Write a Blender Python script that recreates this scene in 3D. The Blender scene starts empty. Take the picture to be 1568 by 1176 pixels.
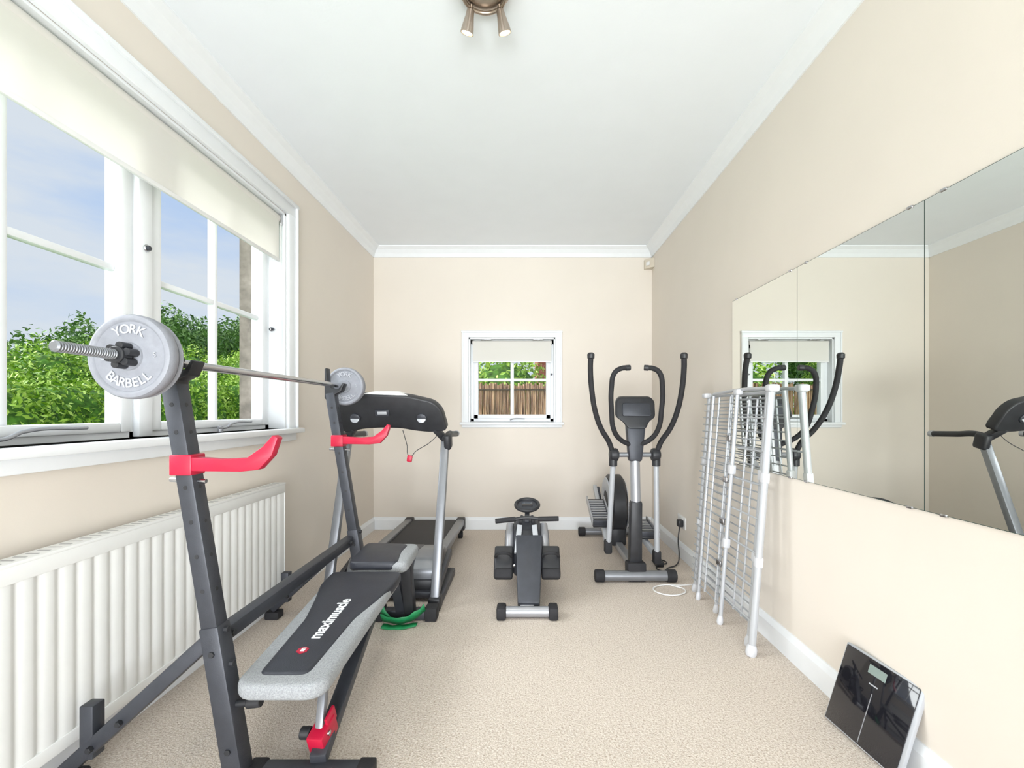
import bpy, bmesh, math, random
import numpy as np
from mathutils import Vector, Matrix, Euler
random.seed(4); rng=np.random.default_rng(7)
scene=bpy.context.scene
try: scene.view_settings.view_transform='Standard'
except Exception: pass

# ------------------------------------------------------------------ materials
def nodes(m): return m.node_tree.nodes, m.node_tree.links
def mat(name,col,rough=.5,metal=0.,var=.04,scale=20.,bump=0.,bscale=200.,spec=None,coat=0.,emit=None,es=0.,trans=0.):
    m=bpy.data.materials.new(name); m.use_nodes=True
    n,l=nodes(m); b=n['Principled BSDF']
    b.inputs['Roughness'].default_value=rough; b.inputs['Metallic'].default_value=metal
    if spec is not None: b.inputs['Specular IOR Level'].default_value=spec
    if coat: b.inputs['Coat Weight'].default_value=coat
    tc=n.new('ShaderNodeTexCoord')
    nz=n.new('ShaderNodeTexNoise'); nz.inputs['Scale'].default_value=scale; nz.inputs['Detail'].default_value=4
    l.new(tc.outputs['Object'],nz.inputs['Vector'])
    cr=n.new('ShaderNodeValToRGB')
    cr.color_ramp.elements[0].color=[max(0,c*(1-var)) for c in col]+[1]
    cr.color_ramp.elements[1].color=[min(1,c*(1+var)) for c in col]+[1]
    cr.color_ramp.elements[0].position=.3; cr.color_ramp.elements[1].position=.7
    l.new(nz.outputs['Fac'],cr.inputs['Fac']); l.new(cr.outputs['Color'],b.inputs['Base Color'])
    if bump:
        n2=n.new('ShaderNodeTexNoise'); n2.inputs['Scale'].default_value=bscale; n2.inputs['Detail'].default_value=3
        l.new(tc.outputs['Object'],n2.inputs['Vector'])
        bp=n.new('ShaderNodeBump'); bp.inputs['Strength'].default_value=bump; bp.inputs['Distance'].default_value=.004
        l.new(n2.outputs['Fac'],bp.inputs['Height']); l.new(bp.outputs['Normal'],b.inputs['Normal'])
    if emit: b.inputs['Emission Color'].default_value=list(emit)+[1]; b.inputs['Emission Strength'].default_value=es
    if trans: b.inputs['Transmission Weight'].default_value=trans
    return m
M={}
M['wall']=mat('wall_paint',(.79,.728,.652),.85,var=.012,scale=3,bump=.05,bscale=180)
M['ceil']=mat('ceiling_paint',(.87,.91,.955),.9,var=.008,scale=6,bump=.10,bscale=60)
M['white']=mat('white_gloss_paint',(.85,.875,.90),.35,var=.01)
M['rad']=mat('radiator_enamel',(.85,.86,.85),.35,var=.01)
M['black']=mat('black_plastic',(.022,.023,.027),.45,var=.2)
M['rubber']=mat('black_rubber',(.018,.018,.021),.75,var=.2,bump=.3,bscale=300)
M['dark']=mat('charcoal_powdercoat',(.052,.056,.068),.42,metal=.3,var=.1,bump=.15,bscale=500)
M['steel']=mat('grey_steel',(.24,.25,.27),.35,metal=.5,var=.05)
M['silver']=mat('silver_paint',(.40,.41,.44),.32,metal=.5,var=.04)
M['lsilver']=mat('light_silver_plastic',(.46,.48,.51),.38,metal=.15,var=.03)
M['chrome']=mat('chrome',(.54,.54,.56),.22,metal=1.,var=.03)
M['nickel']=mat('satin_nickel',(.45,.38,.32),.3,metal=.95,var=.05)
M['red']=mat('red_powdercoat',(.48,.007,.04),.4,var=.08)
M['green']=mat('green_latex',(.01,.24,.08),.5,var=.15,scale=60)
M['vinyl']=mat('black_vinyl',(.024,.027,.037),.42,var=.12,bump=.2,bscale=350)
M['greyv']=mat('grey_mesh_vinyl',(.32,.335,.35),.55,var=.25,scale=260,bump=.6,bscale=420)
M['plate']=mat('grey_plate_vinyl',(.26,.27,.305),.5,var=.07,scale=60,bump=.15,bscale=300)
M['platel']=mat('plate_lettering',(.42,.43,.47),.5,var=.03)
M['airer']=mat('airer_white_coat',(.52,.54,.57),.35,metal=.25,var=.02)
M['awire']=mat('airer_wire_coat',(.40,.42,.45),.35,metal=.3,var=.02)
M['aplast']=mat('airer_white_plastic',(.62,.63,.66),.4,var=.02)
M['wplast']=mat('white_plastic',(.80,.80,.79),.4,var=.01)
M['cream']=mat('cream_plastic',(.66,.59,.49),.5,var=.02)
M['gblack']=mat('black_glass',(.012,.012,.016),.06,var=.05,coat=.6)
M['lcd']=mat('lcd_panel',(.25,.31,.29),.2,var=.05)
M['bulb']=mat('lamp_lens',(1,.9,.7),.3,emit=(1,.85,.6),es=5)
M['stone']=mat('weathered_stone',(.28,.235,.205),.9,var=.35,scale=14,bump=.6,bscale=40)
M['belt']=mat('treadmill_belt',(.022,.022,.026),.6,var=.2,scale=120,bump=.4,bscale=400)
M['trunk']=mat('tree_bark',(.09,.06,.04),.9,var=.4,bump=.6,bscale=40)
M['grass']=mat('grass',(.10,.22,.03),.9,var=.4,scale=6,bump=.8,bscale=60)
M['inner']=mat('foliage_core',(.08,.20,.02),.95,var=.6,scale=9,bump=.8,bscale=20)  # dark green solid core inside the leaf blobs

# carpet
m=bpy.data.materials.new('loop_carpet'); m.use_nodes=True; n,l=nodes(m); b=n['Principled BSDF']
b.inputs['Roughness'].default_value=.95; b.inputs['Specular IOR Level'].default_value=.1
tc=n.new('ShaderNodeTexCoord')
v=n.new('ShaderNodeTexVoronoi'); v.inputs['Scale'].default_value=200
nz=n.new('ShaderNodeTexNoise'); nz.inputs['Scale'].default_value=150; nz.inputs['Detail'].default_value=5; nz.inputs['Roughness'].default_value=.8
l.new(tc.outputs['Object'],v.inputs['Vector']); l.new(tc.outputs['Object'],nz.inputs['Vector'])
cr=n.new('ShaderNodeValToRGB'); e=cr.color_ramp.elements
e[0].position=.34; e[0].color=(.34,.25,.19,1); e[1].position=.62; e[1].color=(.80,.735,.67,1)
k=e.new(.47); k.color=(.63,.55,.475,1)
l.new(nz.outputs['Fac'],cr.inputs['Fac']); l.new(cr.outputs['Color'],b.inputs['Base Color'])
bp=n.new('ShaderNodeBump'); bp.inputs['Strength'].default_value=.5; bp.inputs['Distance'].default_value=.004
l.new(v.outputs['Distance'],bp.inputs['Height']); l.new(bp.outputs['Normal'],b.inputs['Normal'])
M['carpet']=m
# mirror
m=bpy.data.materials.new('mirror_silvering'); m.use_nodes=True; n,l=nodes(m); b=n['Principled BSDF']
b.inputs['Metallic'].default_value=1; b.inputs['Roughness'].default_value=.0
nz=n.new('ShaderNodeTexNoise'); nz.inputs['Scale'].default_value=2
cr=n.new('ShaderNodeValToRGB'); cr.color_ramp.elements[0].color=(.84,.87,.83,1); cr.color_ramp.elements[1].color=(.85,.875,.84,1)
l.new(nz.outputs['Fac'],cr.inputs['Fac']); l.new(cr.outputs['Color'],b.inputs['Base Color'])
M['mirror']=m
M['medge']=mat('mirror_edge',(.03,.07,.06),.3,var=.1)
m=bpy.data.materials.new('window_glass'); m.use_nodes=True; n,l=nodes(m)
for x in list(n):
    if x.type!='OUTPUT_MATERIAL': n.remove(x)
out=[x for x in n if x.type=='OUTPUT_MATERIAL'][0]
tr=n.new('ShaderNodeBsdfTransparent'); tr.inputs[0].default_value=(.98,.99,.985,1)
gl=n.new('ShaderNodeBsdfGlossy'); gl.inputs['Roughness'].default_value=.02
mx=n.new('ShaderNodeMixShader'); mx.inputs[0].default_value=.002
l.new(tr.outputs[0],mx.inputs[1]); l.new(gl.outputs[0],mx.inputs[2]); l.new(mx.outputs[0],out.inputs[0])
M['glass']=m
m=bpy.data.materials.new('blind_fabric'); m.use_nodes=True; n,l=nodes(m)
for x in list(n):
    if x.type!='OUTPUT_MATERIAL': n.remove(x)
out=[x for x in n if x.type=='OUTPUT_MATERIAL'][0]
d=n.new('ShaderNodeBsdfDiffuse'); t=n.new('ShaderNodeBsdfTranslucent'); mx=n.new('ShaderNodeMixShader'); mx.inputs[0].default_value=.42
nz=n.new('ShaderNodeTexNoise'); nz.inputs['Scale'].default_value=5
cr=n.new('ShaderNodeValToRGB'); cr.color_ramp.elements[0].color=(.93,.91,.87,1); cr.color_ramp.elements[1].color=(.95,.93,.90,1)
l.new(nz.outputs['Fac'],cr.inputs['Fac'])
for s in(d,t): l.new(cr.outputs['Color'],s.inputs[0])
l.new(d.outputs[0],mx.inputs[1]); l.new(t.outputs[0],mx.inputs[2]); l.new(mx.outputs[0],out.inputs[0])
M['blind']=m
def leafmat(name,cols):
    m=bpy.data.materials.new(name); m.use_nodes=True; n,l=nodes(m); b=n['Principled BSDF']
    b.inputs['Roughness'].default_value=.6
    g=n.new('ShaderNodeNewGeometry'); cr=n.new('ShaderNodeValToRGB'); e=cr.color_ramp.elements
    e[0].color=list(cols[0])+[1]; e[1].color=list(cols[-1])+[1]
    for i,c in enumerate(cols[1:-1]): k=e.new((i+1)/(len(cols)-1)); k.color=list(c)+[1]
    l.new(g.outputs['Random Per Island'],cr.inputs['Fac']); l.new(cr.outputs['Color'],b.inputs['Base Color'])
    return m
M['leaf']=leafmat('bright_leaves',[(.12,.24,.02),(.26,.46,.03),(.41,.62,.06),(.60,.76,.16)])
M['leafd']=leafmat('dark_leaves',[(.05,.12,.03),(.11,.23,.05),(.19,.35,.08),(.32,.48,.14)])
m=bpy.data.materials.new('reed_fence'); m.use_nodes=True; n,l=nodes(m); b=n['Principled BSDF']; b.inputs['Roughness'].default_value=.9
tc=n.new('ShaderNodeTexCoord'); mp=n.new('ShaderNodeMapping'); mp.inputs['Scale'].default_value=(30,30,2)
nz=n.new('ShaderNodeTexNoise'); nz.inputs['Scale'].default_value=1.6; nz.inputs['Detail'].default_value=6
cr=n.new('ShaderNodeValToRGB'); e=cr.color_ramp.elements; e[0].position=.36;e[0].color=(.18,.09,.06,1); e[1].position=.66; e[1].color=(.78,.48,.31,1)
l.new(tc.outputs['Object'],mp.inputs[0]); l.new(mp.outputs[0],nz.inputs['Vector']); l.new(nz.outputs['Fac'],cr.inputs['Fac']); l.new(cr.outputs['Color'],b.inputs['Base Color'])
M['reed']=m
M['brick']=mat('red_brick',(.30,.09,.06),.9,var=.3,scale=20)

# ------------------------------------------------------------------ builders
def link(o): scene.collection.objects.link(o); return o
def mk(name,verts,faces,ma,smooth=False,bevel=0,seg=2,parent=None):
    me=bpy.data.meshes.new(name); me.from_pydata([tuple(v) for v in verts],[],faces); me.validate()
    bm=bmesh.new(); bm.from_mesh(me); bmesh.ops.recalc_face_normals(bm,faces=bm.faces)
    if bevel: 
        eds=[e for e in bm.edges if len(e.link_faces)==2 and e.calc_face_angle(0)>.5]
        bmesh.ops.bevel(bm,geom=eds,offset=bevel,segments=seg,affect='EDGES',profile=.5,clamp_overlap=True)
    bm.to_mesh(me); bm.free()
    me.materials.append(M[ma] if isinstance(ma,str) else ma)
    if smooth or bevel:
        for p in me.polygons: p.use_smooth=True
        try: me.set_sharp_from_angle(angle=math.radians(38))
        except Exception: pass
    o=link(bpy.data.objects.new(name,me))
    if parent: attach(o,parent)
    return o
def attach(o,e):
    o.parent=e; o.matrix_parent_inverse=Matrix.Translation(e.location).inverted()
def empty(name,loc=(0,0,0)):
    e=link(bpy.data.objects.new(name,None)); e.location=loc; e.empty_display_size=.1; return e
BF=[(0,1,3,2),(4,6,7,5),(0,4,5,1),(2,3,7,6),(0,2,6,4),(1,5,7,3)]
def box(name,lo,hi,ma,parent=None,bevel=0,seg=2):
    v=[(x,y,z) for x in(lo[0],hi[0]) for y in(lo[1],hi[1]) for z in(lo[2],hi[2])]
    return mk(name,v,BF,ma,bevel=bevel,seg=seg,parent=parent)
def boxes(name,lst,ma,parent=None):
    vs=[];fs=[]
    for lo,hi in lst:
        k=len(vs); vs+=[(x,y,z) for x in(lo[0],hi[0]) for y in(lo[1],hi[1]) for z in(lo[2],hi[2])]
        fs+=[tuple(i+k for i in f) for f in BF]
    return mk(name,vs,fs,ma,parent=parent)
def obox(name,c,size,rot,ma,parent=None,bevel=0,seg=2):
    R=Euler(rot).to_matrix(); c=Vector(c)
    v=[c+R@Vector((x*size[0]/2,y*size[1]/2,z*size[2]/2)) for x in(-1,1) for y in(-1,1) for z in(-1,1)]
    return mk(name,v,BF,ma,bevel=bevel,seg=seg,parent=parent)
def bar(name,p0,p1,w,h,ma,parent=None,up=(0,1,0),bevel=.006,w1=None,h1=None):
    p0=Vector(p0);p1=Vector(p1);d=(p1-p0).normalized();s=d.cross(Vector(up)).normalized();u=s.cross(d).normalized()
    w1=w if w1 is None else w1; h1=h if h1 is None else h1
    v=[]
    for p,a,c in((p0,w,h),(p1,w1,h1)):
        v+=[p+s*a/2*i+u*c/2*j for i,j in((-1,-1),(1,-1),(1,1),(-1,1))]
    return mk(name,v,[(0,3,2,1),(4,5,6,7),(0,1,5,4),(1,2,6,5),(2,3,7,6),(3,0,4,7)],ma,bevel=bevel,parent=parent)
def lathe(name,p0,p1,prof,ma,parent=None,seg=32,smooth=True):
    p0=Vector(p0);d=(Vector(p1)-p0).normalized(); a=Vector((0,0,1)) if abs(d.z)<.9 else Vector((1,0,0))
    s=d.cross(a).normalized();u=s.cross(d)
    v=[];f=[]
    for t,r in prof:
        for i in range(seg):
            g=2*math.pi*i/seg; v.append(p0+d*t+(s*math.cos(g)+u*math.sin(g))*max(r,1e-5))
    for j in range(len(prof)-1):
        for i in range(seg):
            k=(i+1)%seg; f.append((j*seg+i,j*seg+k,(j+1)*seg+k,(j+1)*seg+i))
    f.append(tuple(range(seg))); f.append(tuple((len(prof)-1)*seg+i for i in range(seg)))
    return mk(name,v,f,ma,smooth=smooth,parent=parent)
def cyl(name,p0,p1,r,ma,parent=None,seg=24,r1=None,ch=.12):
    L=(Vector(p1)-Vector(p0)).length; r1=r if r1 is None else r1; c=min(r*ch,L*.3)
    return lathe(name,p0,p1,[(0,r-c),(c,r),(L-c,r1),(L,r1-c)],ma,parent,seg)
def pipe(name,pts,r,ma,parent=None,res=8,cyclic=False,smoothpts=True):
    cu=bpy.data.curves.new(name,'CURVE'); cu.dimensions='3D'; cu.bevel_depth=r; cu.bevel_resolution=4; cu.use_fill_caps=True; cu.resolution_u=res
    sp=cu.splines.new('BEZIER' if smoothpts else 'POLY')
    if smoothpts:
        sp.bezier_points.add(len(pts)-1)
        for b_,p in zip(sp.bezier_points,pts): b_.co=p; b_.handle_left_type=b_.handle_right_type='AUTO'
    else:
        sp.points.add(len(pts)-1)
        for b_,p in zip(sp.points,pts): b_.co=(*p,1)
    sp.use_cyclic_u=cyclic
    t=link(bpy.data.objects.new(name+'_c',cu)); dg=bpy.context.evaluated_depsgraph_get(); dg.update()
    me=bpy.data.meshes.new_from_object(t.evaluated_get(dg)); bpy.data.objects.remove(t)
    me.name=name; me.materials.clear(); me.materials.append(M[ma] if isinstance(ma,str) else ma)
    for p in me.polygons: p.use_smooth=True
    o=link(bpy.data.objects.new(name,me))
    if parent: attach(o,parent)
    return o
def prism(name,prof,off,ma,parent=None,bevel=0,seg=2):
    off=Vector(off); n_=len(prof); v=[Vector(p) for p in prof]+[Vector(p)+off for p in prof]
    f=[tuple(range(n_)),tuple(range(2*n_-1,n_-1,-1))]+[(i,(i+1)%n_,n_+(i+1)%n_,n_+i) for i in range(n_)]
    return mk(name,v,f,ma,bevel=bevel,seg=seg,parent=parent)
def text(name,s,size,loc,rot,ma,parent,ext=.001,align='CENTER',bold=0):
    cu=bpy.data.curves.new(name,'FONT'); cu.body=s; cu.size=size; cu.extrude=ext; cu.align_x=align; cu.align_y='CENTER'; cu.offset=bold; cu.resolution_u=4
    t=link(bpy.data.objects.new(name+'_c',cu)); dg=bpy.context.evaluated_depsgraph_get(); dg.update()
    me=bpy.data.meshes.new_from_object(t.evaluated_get(dg)); bpy.data.objects.remove(t)
    R=rot.to_4x4() if isinstance(rot,Matrix) else Euler(rot).to_matrix().to_4x4()
    me.transform(Matrix.Translation(loc)@R)
    me.materials.clear(); me.materials.append(M[ma]); o=link(bpy.data.objects.new(name,me)); attach(o,parent); return o
def torus(name,c,axis,R,r,ma,parent=None,seg=40,s2=10):
    d=Vector(axis).normalized(); a=Vector((0,0,1)) if abs(d.z)<.9 else Vector((1,0,0)); s=d.cross(a).normalized();u=s.cross(d); c=Vector(c)
    v=[];f=[]
    for i in range(seg):
        g=2*math.pi*i/seg; o_=s*math.cos(g)+u*math.sin(g)
        for j in range(s2):
            h=2*math.pi*j/s2; v.append(c+o_*(R+r*math.cos(h))+d*r*math.sin(h))
    for i in range(seg):
        for j in range(s2): f.append((i*s2+j,((i+1)%seg)*s2+j,((i+1)%seg)*s2+(j+1)%s2,i*s2+(j+1)%s2))
    return mk(name,v,f,ma,smooth=True,parent=parent)

# ------------------------------------------------------------------ room shell
XL,XR,YB,YF,H=-1.418,1.186,4.16,-1.4,2.63
box('floor',(XL-.3,YF-.2,-.12),(XR+.2,YB+.25,0),'carpet')
box('ceiling',(XL-.3,YF-.2,H),(XR+.2,YB+.25,H+.12),'ceil')
WY0,WY1,WZ0,WZ1=.84,2.635,1.0,2.27
XO=XL-.235
boxes('wall_left',[((XO,YF,0),(XL,WY0,H)),((XO,WY1,0),(XL,YB,H)),((XO,WY0,0),(XL,WY1,WZ0)),((XO,WY0,WZ1),(XL,WY1,H))],'wall')
BX0,BX1,BZ0,BZ1=-.526,.281,1.0,1.79
boxes('wall_back',[((XO,YB,0),(BX0,YB+.20,H)),((BX1,YB,0),(XR+.2,YB+.20,H)),((BX0,YB,0),(BX1,YB+.20,BZ0)),((BX0,YB,BZ1),(BX1,YB+.20,H))],'wall')
box('wall_right',(XR,YF,0),(XR+.2,YB,H),'wall')
boxes('wall_front',[((XO,YF-.2,0),(XL+.15,YF,H)),((XR-.15,YF-.2,0),(XR+.2,YF,H)),((XL+.15,YF-.2,2.45),(XR-.15,YF,H))],'wall')  # opening in this unseen wall is made to let the fill lights in
def cove(name,a,b,inn):
    a=Vector(a);b=Vector(b);i=Vector(inn)
    pr=[a+Vector((0,0,0)),a+Vector((0,0,-.092)),a+i*.008+Vector((0,0,-.092)),a+i*.022+Vector((0,0,-.060)),a+i*.045+Vector((0,0,-.028)),a+i*.072+Vector((0,0,-.008)),a+i*.074]
    prism(name,pr,b-a,'white')
cove('trim_1',(XL,YF,H),(XL,YB,H),(1,0,0)); cove('trim_2',(XR,YF,H),(XR,YB,H),(-1,0,0)); cove('trim_3',(XL,YB,H),(XR,YB,H),(0,-1,0))
def skirt(name,a,b,inn):
    a=Vector(a);b=Vector(b);i=Vector(inn)
    pr=[a,a+i*.018,a+i*.018+Vector((0,0,.085)),a+i*.012+Vector((0,0,.098)),a+i*.006+Vector((0,0,.112)),a+Vector((0,0,.112))]
    prism(name,pr,b-a,'white')
skirt('baseboard_left',(XL,YF,0),(XL,YB,0),(1,0,0)); skirt('baseboard_right',(XR,YF,0),(XR,YB,0),(-1,0,0)); skirt('baseboard_back',(XL,YB,0),(XR,YB,0),(0,-1,0))

# ------------------------------------------------------------------ window left
w=empty('window_1',(XL,1.73,WZ0))
t=.085
def arch(name,lo,hi,d): box(name,lo,hi,'white',w,bevel=.006)
for nm,y0,y1 in(('architrave_near',WY0-t,WY0),('architrave_far',WY1,WY1+t)):
    arch(nm,(XL,y0,WZ0-.02),(XL+.022,y1,WZ1+t-.012),0); 
arch('architrave_top',(XL,WY0-t,WZ1),(XL+.0225,WY1+t,WZ1+t-.01),0)
box('architrave_top_lip',(XL,WY0-t-.012,WZ1+t-.022),(XL+.035,WY1+t+.012,WZ1+t),'white',w,bevel=.005)
box('architrave_far_lip',(XL,WY1+t-.012,WZ0),(XL+.034,WY1+t+.004,WZ1+t-.02),'white',w,bevel=.004)
box('sill_board',(XL-.13,WY0-.12,WZ0-.03),(XL+.055,WY1+.125,WZ0),'white',w,bevel=.008)
box('sill_apron',(XL,WY0-.09,WZ0-.075),(XL+.02,WY1+.09,WZ0-.03),'white',w,bevel=.005)
xg=XL-.13
boxes('reveal_lining',[((xg-.02,WY0,WZ0),(XL+.001,WY0+.012,WZ1)),((xg-.02,WY1-.012,WZ0),(XL+.001,WY1,WZ1)),((xg-.02,WY0,WZ1-.012),(XL+.001,WY1,WZ1))],'white',w)
fx0,fx1=xg-.035,xg+.035
boxes('outer_frame',[((fx0,WY0+.012,WZ0),(fx1,WY0+.05,WZ1-.01)),((fx0,WY1-.045,WZ0),(fx1,WY1-.012,WZ1-.01)),((fx0,WY0+.01,WZ0),(fx1,WY1-.01,WZ0+.022)),((fx0,WY0+.01,WZ1-.05),(fx1,WY1-.01,WZ1-.01)),((fx0,1.70,WZ0),(fx1,1.795,WZ1-.01))],'white',w)
def casement(nm,y0,y1):
    a,b=xg-.02,xg+.045; s=.045; z0,z1=WZ0+.022,WZ1-.05; zm=1.635; ym=(y0+y1)/2
    for k,(lo,hi) in enumerate([((a,y0,z0),(b,y0+s,z1)),((a,y1-s,z0),(b,y1,z1)),((a,y0+s,z0),(b,y1-s,z0+.036)),((a,y0+s,z1-s),(b,y1-s,z1)),((a+.01,ym-.013,z0+.03),(b-.02,ym+.013,z1-s)),((a+.01,y0+s,zm-.013),(b-.022,y1-s,zm+.013))]):
        box(nm+'_stile_%d'%k,lo,hi,'white',w,bevel=.006)
    boxes(nm+'_glass',[((xg-.004,y0+s,z0+.03),(xg,y1-s,z1-s))],'glass',w)
casement('casement_near',.895,1.70); casement('casement_far',1.795,2.59)
box('mullion_face',(xg+.03,1.715,WZ0+.001),(xg+.06,1.78,WZ1-.012),'white',w,bevel=.006)
for k,(y0,y1) in enumerate(((1.2,1.5),(2.13,2.4))):
    pipe('stay_%d'%k,[(XL-.05,y0,WZ0+.022),(XL-.045,y0+.05,WZ0+.022),(XL-.05,y0+.1,WZ0+.04),(XL-.06,y1,WZ0+.045)],.006,'silver',w)
    cyl('stay_pin_%d'%k,(XL-.055,y0+.02,WZ0),(XL-.055,y0+.02,WZ0+.03),.012,'silver',w)
for k,(yy,zz) in enumerate(((1.745,1.74),(2.60,1.58))):
    cyl('lock_%d'%k,(xg+.055,yy,zz),(xg+.078,yy,zz),.009,'dark',w)
    torus('lock_ring_%d'%k,(xg+.066,yy,zz),(1,0,0),.011,.004,'chrome',w,24,6)
boxes('outer_reveal',[((XO-.02,WY0-.02,WZ0-.1),(fx0,WY0+.02,WZ1+.05)),((XO-.02,WY1-.03,WZ0-.1),(fx0,WY1+.02,WZ1+.05)),((XO-.05,WY0-.05,WZ0-.1),(fx0,WY1+.02,WZ0-.0)),((XO-.02,WY0,WZ1-.04),(fx0,WY1,WZ1+.05))],'stone',w)
bl=empty('roller_blind',(XL-.03,1.73,2.25))
cyl('roller',(XL-.035,WY0+.04,2.228),(XL-.035,WY1-.035,2.228),.026,'blind',bl)
box('fabric',(XL-.014,WY0+.045,1.985),(XL-.0125,WY1-.05,2.235),'blind',bl)
box('bottom_rail',(XL-.021,WY0+.045,1.97),(XL-.007,WY1-.05,1.988),'wplast',bl,bevel=.003)
for y in(WY0+.02,WY1-.03): box('bracket_%d'%(y*10),(XL-.06,y-.006,2.19),(XL-.005,y+.006,2.258),'chrome',bl,bevel=.003)
pipe('chain',[(XL-.01,WY1-.04,2.2),(XL-.008,WY1-.038,1.8),(XL-.008,WY1-.036,1.45)],.0018,'wplast',bl)

# ------------------------------------------------------------------ window back
w=empty('window_2',((BX0+BX1)/2,YB,BZ0)); t=.06
for nm,lo,hi in(('arch_l',(BX0-t,YB-.022,BZ0-.005),(BX0,YB,BZ1+t-.006)),('arch_r',(BX1,YB-.022,BZ0-.005),(BX1+t,YB,BZ1+t-.006)),('arch_t',(BX0-t,YB-.0225,BZ1),(BX1+t,YB,BZ1+t-.006)),
    ('arch_lip',(BX0-t-.008,YB-.034,BZ1+t-.016),(BX1+t+.008,YB,BZ1+t)),('arch_lip_l',(BX0-t-.004,YB-.032,BZ0),(BX0-t+.01,YB,BZ1+t-.01)),('arch_lip_r',(BX1+t-.01,YB-.032,BZ0),(BX1+t+.004,YB,BZ1+t-.01)),
    ('sill',(BX0-.08,YB-.05,BZ0-.025),(BX1+.08,YB+.08,BZ0)),('apron',(BX0-.065,YB-.02,BZ0-.05),(BX1+.065,YB,BZ0-.024))):
    box(nm,lo,hi,'white',w,bevel=.004)
yg=YB+.10
boxes('lining',[((BX0,YB-.001,BZ0),(BX0+.012,YB+.22,BZ1)),((BX1-.012,YB-.001,BZ0),(BX1,YB+.22,BZ1)),((BX0,YB-.001,BZ1-.012),(BX1,YB+.22,BZ1)),((BX0,YB+.05,BZ0-.01),(BX1,YB+.24,BZ0+.005))],'white',w)
zb=BZ0+.005
boxes('frame',[((BX0+.01,yg-.03,zb),(BX0+.04,yg+.03,BZ1-.01)),((BX1-.04,yg-.03,zb),(BX1-.01,yg+.03,BZ1-.01)),((BX0,yg-.03,BZ0),(BX1,yg+.03,BZ0+.03)),((BX0,yg-.03,BZ1-.05),(BX1,yg+.03,BZ1-.01))],'white',w)
c0,c1=BX0+.04,BX1-.04; cm=(c0+c1)/2
for k,(lo,hi) in enumerate([((c0,yg-.045,BZ0+.03),(c0+.042,yg+.01,BZ1-.05)),((c1-.042,yg-.045,BZ0+.03),(c1,yg+.01,BZ1-.05)),((c0,yg-.045,BZ0+.03),(c1,yg+.01,BZ0+.07)),((c0,yg-.045,BZ1-.095),(c1,yg+.01,BZ1-.05)),((cm-.016,yg-.04,BZ0+.07),(cm+.016,yg+.005,BZ1-.09)),((c0+.04,yg-.038,1.387),(c1-.04,yg+.005,1.412))]):
    box('sash_%d'%k,lo,hi,'white',w,bevel=.004)
box('pane',(c0+.04,yg-.012,BZ0+.07),(c1-.04,yg-.008,BZ1-.09),'glass',w)
pipe('stay',[(cm-.02,yg-.06,BZ0+.02),(cm+.02,yg-.07,BZ0+.03),(cm+.12,yg-.06,BZ0+.03)],.005,'silver',w)
cyl('lock',(BX1-.03,yg-.05,1.45),(BX1-.03,yg-.07,1.45),.009,'dark',w)
bl=empty('roller_blind.001',(cm,YB+.04,1.75))
cyl('roller',(BX0+.03,YB+.032,1.748),(BX1-.03,YB+.032,1.748),.02,'blind',bl)
box('fabric',(BX0+.035,YB+.012,1.572),(BX1-.035,YB+.0135,1.75),'blind',bl)
box('bottom_rail',(BX0+.035,YB+.006,1.56),(BX1-.035,YB+.019,1.575),'wplast',bl,bevel=.003)
for k,x in enumerate((BX0+.16,BX1-.16)): box('clip_%d'%k,(x-.05,YB+.01,1.768),(x+.05,YB+.03,1.778),'chrome',bl,bevel=.002)

# ------------------------------------------------------------------ wall mirrors
e=empty('wall_mirror',(XR,1.6,.806))
ys=[2.532,1.928,1.313,.70,.09]
for i in range(4):
    a,b_=ys[i+1]+.0015,ys[i]-.0015
    box('backing_%d'%i,(XR-.006,a-.0012,.806),(XR,b_+.0012,1.725),'medge',e)
    v=[(XR-.0065,a,.8075),(XR-.0065,b_,.8075),(XR-.0065,b_,1.7235),(XR-.0065,a,1.7235)]
    mk('panel_%d'%i,v,[(0,1,2,3)],'mirror',parent=e)
for y in(2.532-.05,1.928+.05,1.928-.06,1.313+.05,1.313-.06,.76):
    for z in(.806,1.725): box('clip',(XR-.010,y-.010,z-.004),(XR,y+.010,z+.004),'chrome',e,bevel=.0015)

# ------------------------------------------------------------------ radiator
e=empty('radiator',(XL,1.6,.12)); R0,R1=.75,2.47; xf=-1.332
vs=[];fs=[]
nfl=int((R1-R0-.06)/.0535)
pts=[(xf-.004,R0),(xf-.004,R0+.03)]
for i in range(nfl):
    a=R0+.03+i*.0535
    pts+=[(xf-.004,a+.004),(xf-.0075,a+.010),(xf-.0075,a+.014),(xf-.0035,a+.022),(xf-.0035,a+.050)]
pts+=[(xf-.004,R1)]
z0,z1=.155,.655
for (x,yy) in pts: vs+=[(x,yy,z0),(x,yy,z1)]
for i in range(len(pts)-1): fs.append((2*i,2*i+2,2*i+3,2*i+1))
o=mk('fluted_front',vs,fs,'rad',parent=e)
for p in o.data.polygons: p.use_smooth=True
box('panel_top',(xf-.012,R0,.65),(xf+.0,R1,.70),'rad',e,bevel=.004)
box('panel_bottom',(xf-.012,R0,.12),(xf+.0,R1,.16),'rad',e,bevel=.004)
box('rear_panel',(XL+.022,R0,.12),(XL+.034,R1,.70),'rad',e,bevel=.004)
box('side_cover',(XL+.02,R1-.003,.125),(xf-.002,R1+.006,.70),'rad',e,bevel=.003)
box('top_cover',(XL+.02,R0,.695),(xf+.001,R1+.006,.706),'rad',e,bevel=.003)
boxes('top_grille_slots',[((XL+.034,R0+.03+i*.03,.7055),(xf-.016,R0+.036+i*.03,.7064)) for i in range(int((R1-R0)/.03)-1)],'silver',e)
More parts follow.
